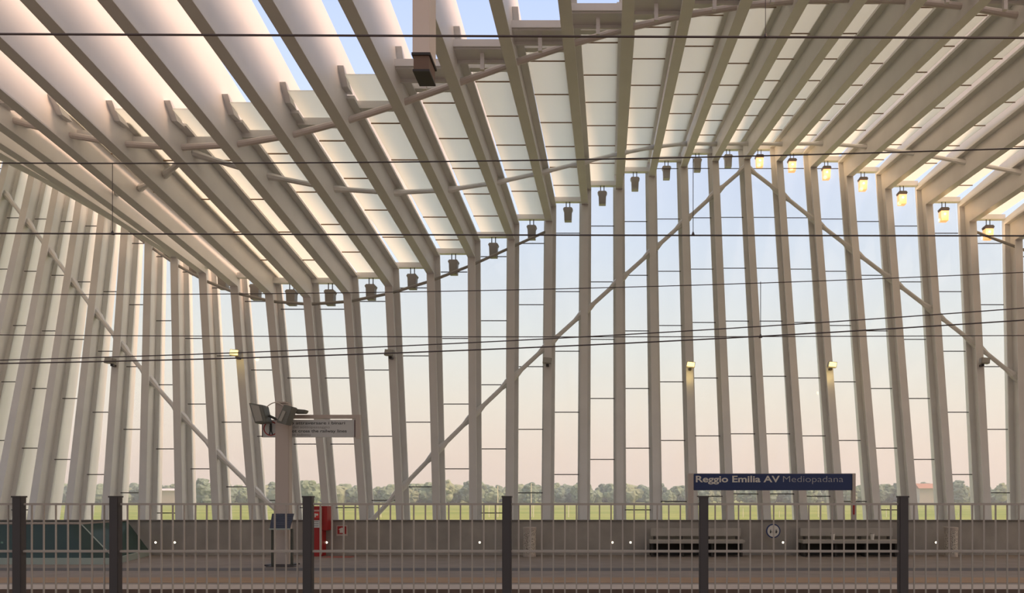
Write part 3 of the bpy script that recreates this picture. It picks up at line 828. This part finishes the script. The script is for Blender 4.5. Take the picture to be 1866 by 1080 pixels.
# ---------------------------------------------------------------- trees and small things beyond the wall
def crown_mesh(seed, h, w, columnar=False):
    rnd = random.Random(seed); bm = bmesh.new()
    nb = 34
    for f_, q_ in ((0.25, 0.36), (0.45, 0.38), (0.62, 0.32), (0.76, 0.22)):
        bmesh.ops.create_icosphere(bm, subdivisions=2, radius=w * q_, matrix=Matrix.Translation((rnd.uniform(-.5, .5), 0, h * f_)) @ Matrix.Diagonal((1, 0.8, 0.8, 1)))
    for i in range(nb):
        f_ = rnd.random(); ang = rnd.random() * 2 * PI
        prof = math.sin(PI * min(1, (f_ * 0.86 + 0.14))) ** 0.6
        rr = w * 0.5 * prof * (0.35 + 0.5 * rnd.random())
        c = Vector((math.cos(ang) * rr, math.sin(ang) * rr * 0.8, h * (0.12 + 0.78 * f_)))
        s = w * (0.10 + 0.13 * rnd.random()) * (0.7 if f_ > 0.75 else 1)
        r_ = bmesh.ops.create_icosphere(bm, subdivisions=2, radius=s, matrix=Matrix.Translation(c) @ Matrix.Diagonal((1, 1, 0.85, 1)))
        for v_ in r_['verts']:
            v_.co += (v_.co - c) * (rnd.random() - 0.5) * 0.55
    me = bpy.data.meshes.new('crown'); bm.to_mesh(me); bm.free()
    return me
crowns = []
for i, (h_, w_) in enumerate(((12, 15), (14, 16), (11, 20), (15, 12), (10, 13), (13, 9), (17, 13))):
    me = crown_mesh(i + 3, h_, w_); me.materials.append(M[('leaf_dark', 'leaf_mid', 'leaf_pale')[i % 3]]); crowns.append((me, h_, w_))
bmT = bmesh.new(); tube(bmT, [(0, 0, 0), (0.1, 0, 2.5), (0, 0.1, 5.0)], [0.45, 0.32, 0.2], 8)
trunk = bpy.data.meshes.new('trunk'); bmT.to_mesh(trunk); bmT.free(); trunk.materials.append(M['bark'])
def tree(u, Y, ci, sc, label, group='distant trees along the field'):
    me, h_, w_ = crowns[ci]
    r_ = bpy.data.objects.new('distant_tree', None); link(r_); r_.location = ((u - U0) * Y / FPX, Y, -4.0); tag(r_, label, 'tree', group)
    r_.rotation_euler = (0, 0, random.random() * 6.28); r_.scale = (sc, sc, sc)
    c = link(bpy.data.objects.new('crown', me), r_)
    link(bpy.data.objects.new('trunk', trunk), r_)
kind_label = ['far bushy dark green tree in the tree line beyond the field', 'far rounded mid green tree in the tree line beyond the field',
              'far spreading pale green tree in the tree line beyond the field', 'far tall dark green tree in the tree line beyond the field',
              'far low mid green tree in the tree line beyond the field', 'far narrow pale green tree in the tree line beyond the field']
u = -40.0; i = 0
while u < 1910:
    ci = random.choice([0, 1, 2, 4, 0, 1, 3, 5])
    Y = 500 + random.random() * 60
    tree(u, Y, ci, 0.86 + random.random() * 0.26, kind_label[ci]); u += 9 + random.random() * 9
for u, Y, ci, sc, lab in ((371, 400, 6, 0.90, 'taller distant tree standing above the tree line behind the left diagonal brace'),
                          (716 + 100, 470, 5, 1.25, 'narrow distant tree top just right of the diagonal brace foot'),
                          (560, 430, 1, 1.0, 'rounded distant tree just left of the red cabinet rib'),
                          (1748, 480, 6, 0.95, 'taller distant tree near the right edge above the tree line'),
                          (1826, 480, 5, 1.1, 'narrow pointed distant tree at the right edge'),
                          (968, 440, 6, 0.82, 'broad distant tree left of the second rib left of centre')):
    tree(u, Y, ci, sc, lab, None)
# white stakes in the field
stk = [(851 + 40, 920, 947), (907 + 0, 885, 915), (968, 880, 915), (972, 918, 947), (1036, 920, 947), (694, 915, 940), (1521 - 30, 920, 947), (1354, 925, 947),
       (1420, 930, 947), (1615, 925, 947), (1672, 932, 947), (1746, 934, 947), (1813, 920, 947), (1693 + 146, 926, 947)]
for i, (u, va, vb) in enumerate(stk):
    Y = 150.0; g_ = px(u, 905, Y); ztop = px(u, va, Y).z
    bm = bmesh.new(); tube(bm, [(g_.x, Y, -4.0), (g_.x, Y, ztop)], 0.07, 6)
    tag(obj('field_stake', bm, M['stake']), 'thin pale stake standing in the green field', 'stake', 'thin pale stakes in the field')
# a distant house and a shed
t = thing('distant_house', 'small distant house with terracotta roof among trees at the right', 'house', ((1692 - U0) * 470 / FPX, 470, -4.0))
obj('wall', bbox(-7, 7, -4, 4, 0, 9.2), M['render_wall'], t)
bm = bmesh.new(); prism(bm, [(-5, 9.2), (5, 9.2), (0, 12.2)], 'x', -8, 8); obj('roof', bm, M['roof_tile'], t)
t = thing('distant_shed', 'low white distant shed seen between left-hand ribs', 'shed', ((313 - U0) * 440 / FPX, 440, -4.0))
obj('wall', bbox(-6, 6, -4, 4, 0, 7.6), M['render_wall'], t)
bm = bmesh.new(); prism(bm, [(-5, 7.6), (5, 7.6), (0, 8.8)], 'x', -6.5, 6.5); obj('roof', bm, M['sign_white'], t)

# ---------------------------------------------------------------- evening haze over the fields
hm = bpy.data.materials.new('evening_haze'); hm.use_nodes = True
hn = hm.node_tree; hn.nodes.clear()
ho = hn.nodes.new('ShaderNodeOutputMaterial'); hv = hn.nodes.new('ShaderNodeVolumeScatter')
hv.inputs['Color'].default_value = (0.86, 0.93, 1.0, 1); hv.inputs['Density'].default_value = 0.0006; hv.inputs['Anisotropy'].default_value = 0.2
hn.links.new(hv.outputs[0], ho.inputs['Volume'])
tag(obj('evening_haze', bbox(-700, 600, 60, 900, -3.9, 40), hm), 'thin bluish evening haze lying over the fields before the trees', 'haze')['kind'] = 'stuff'
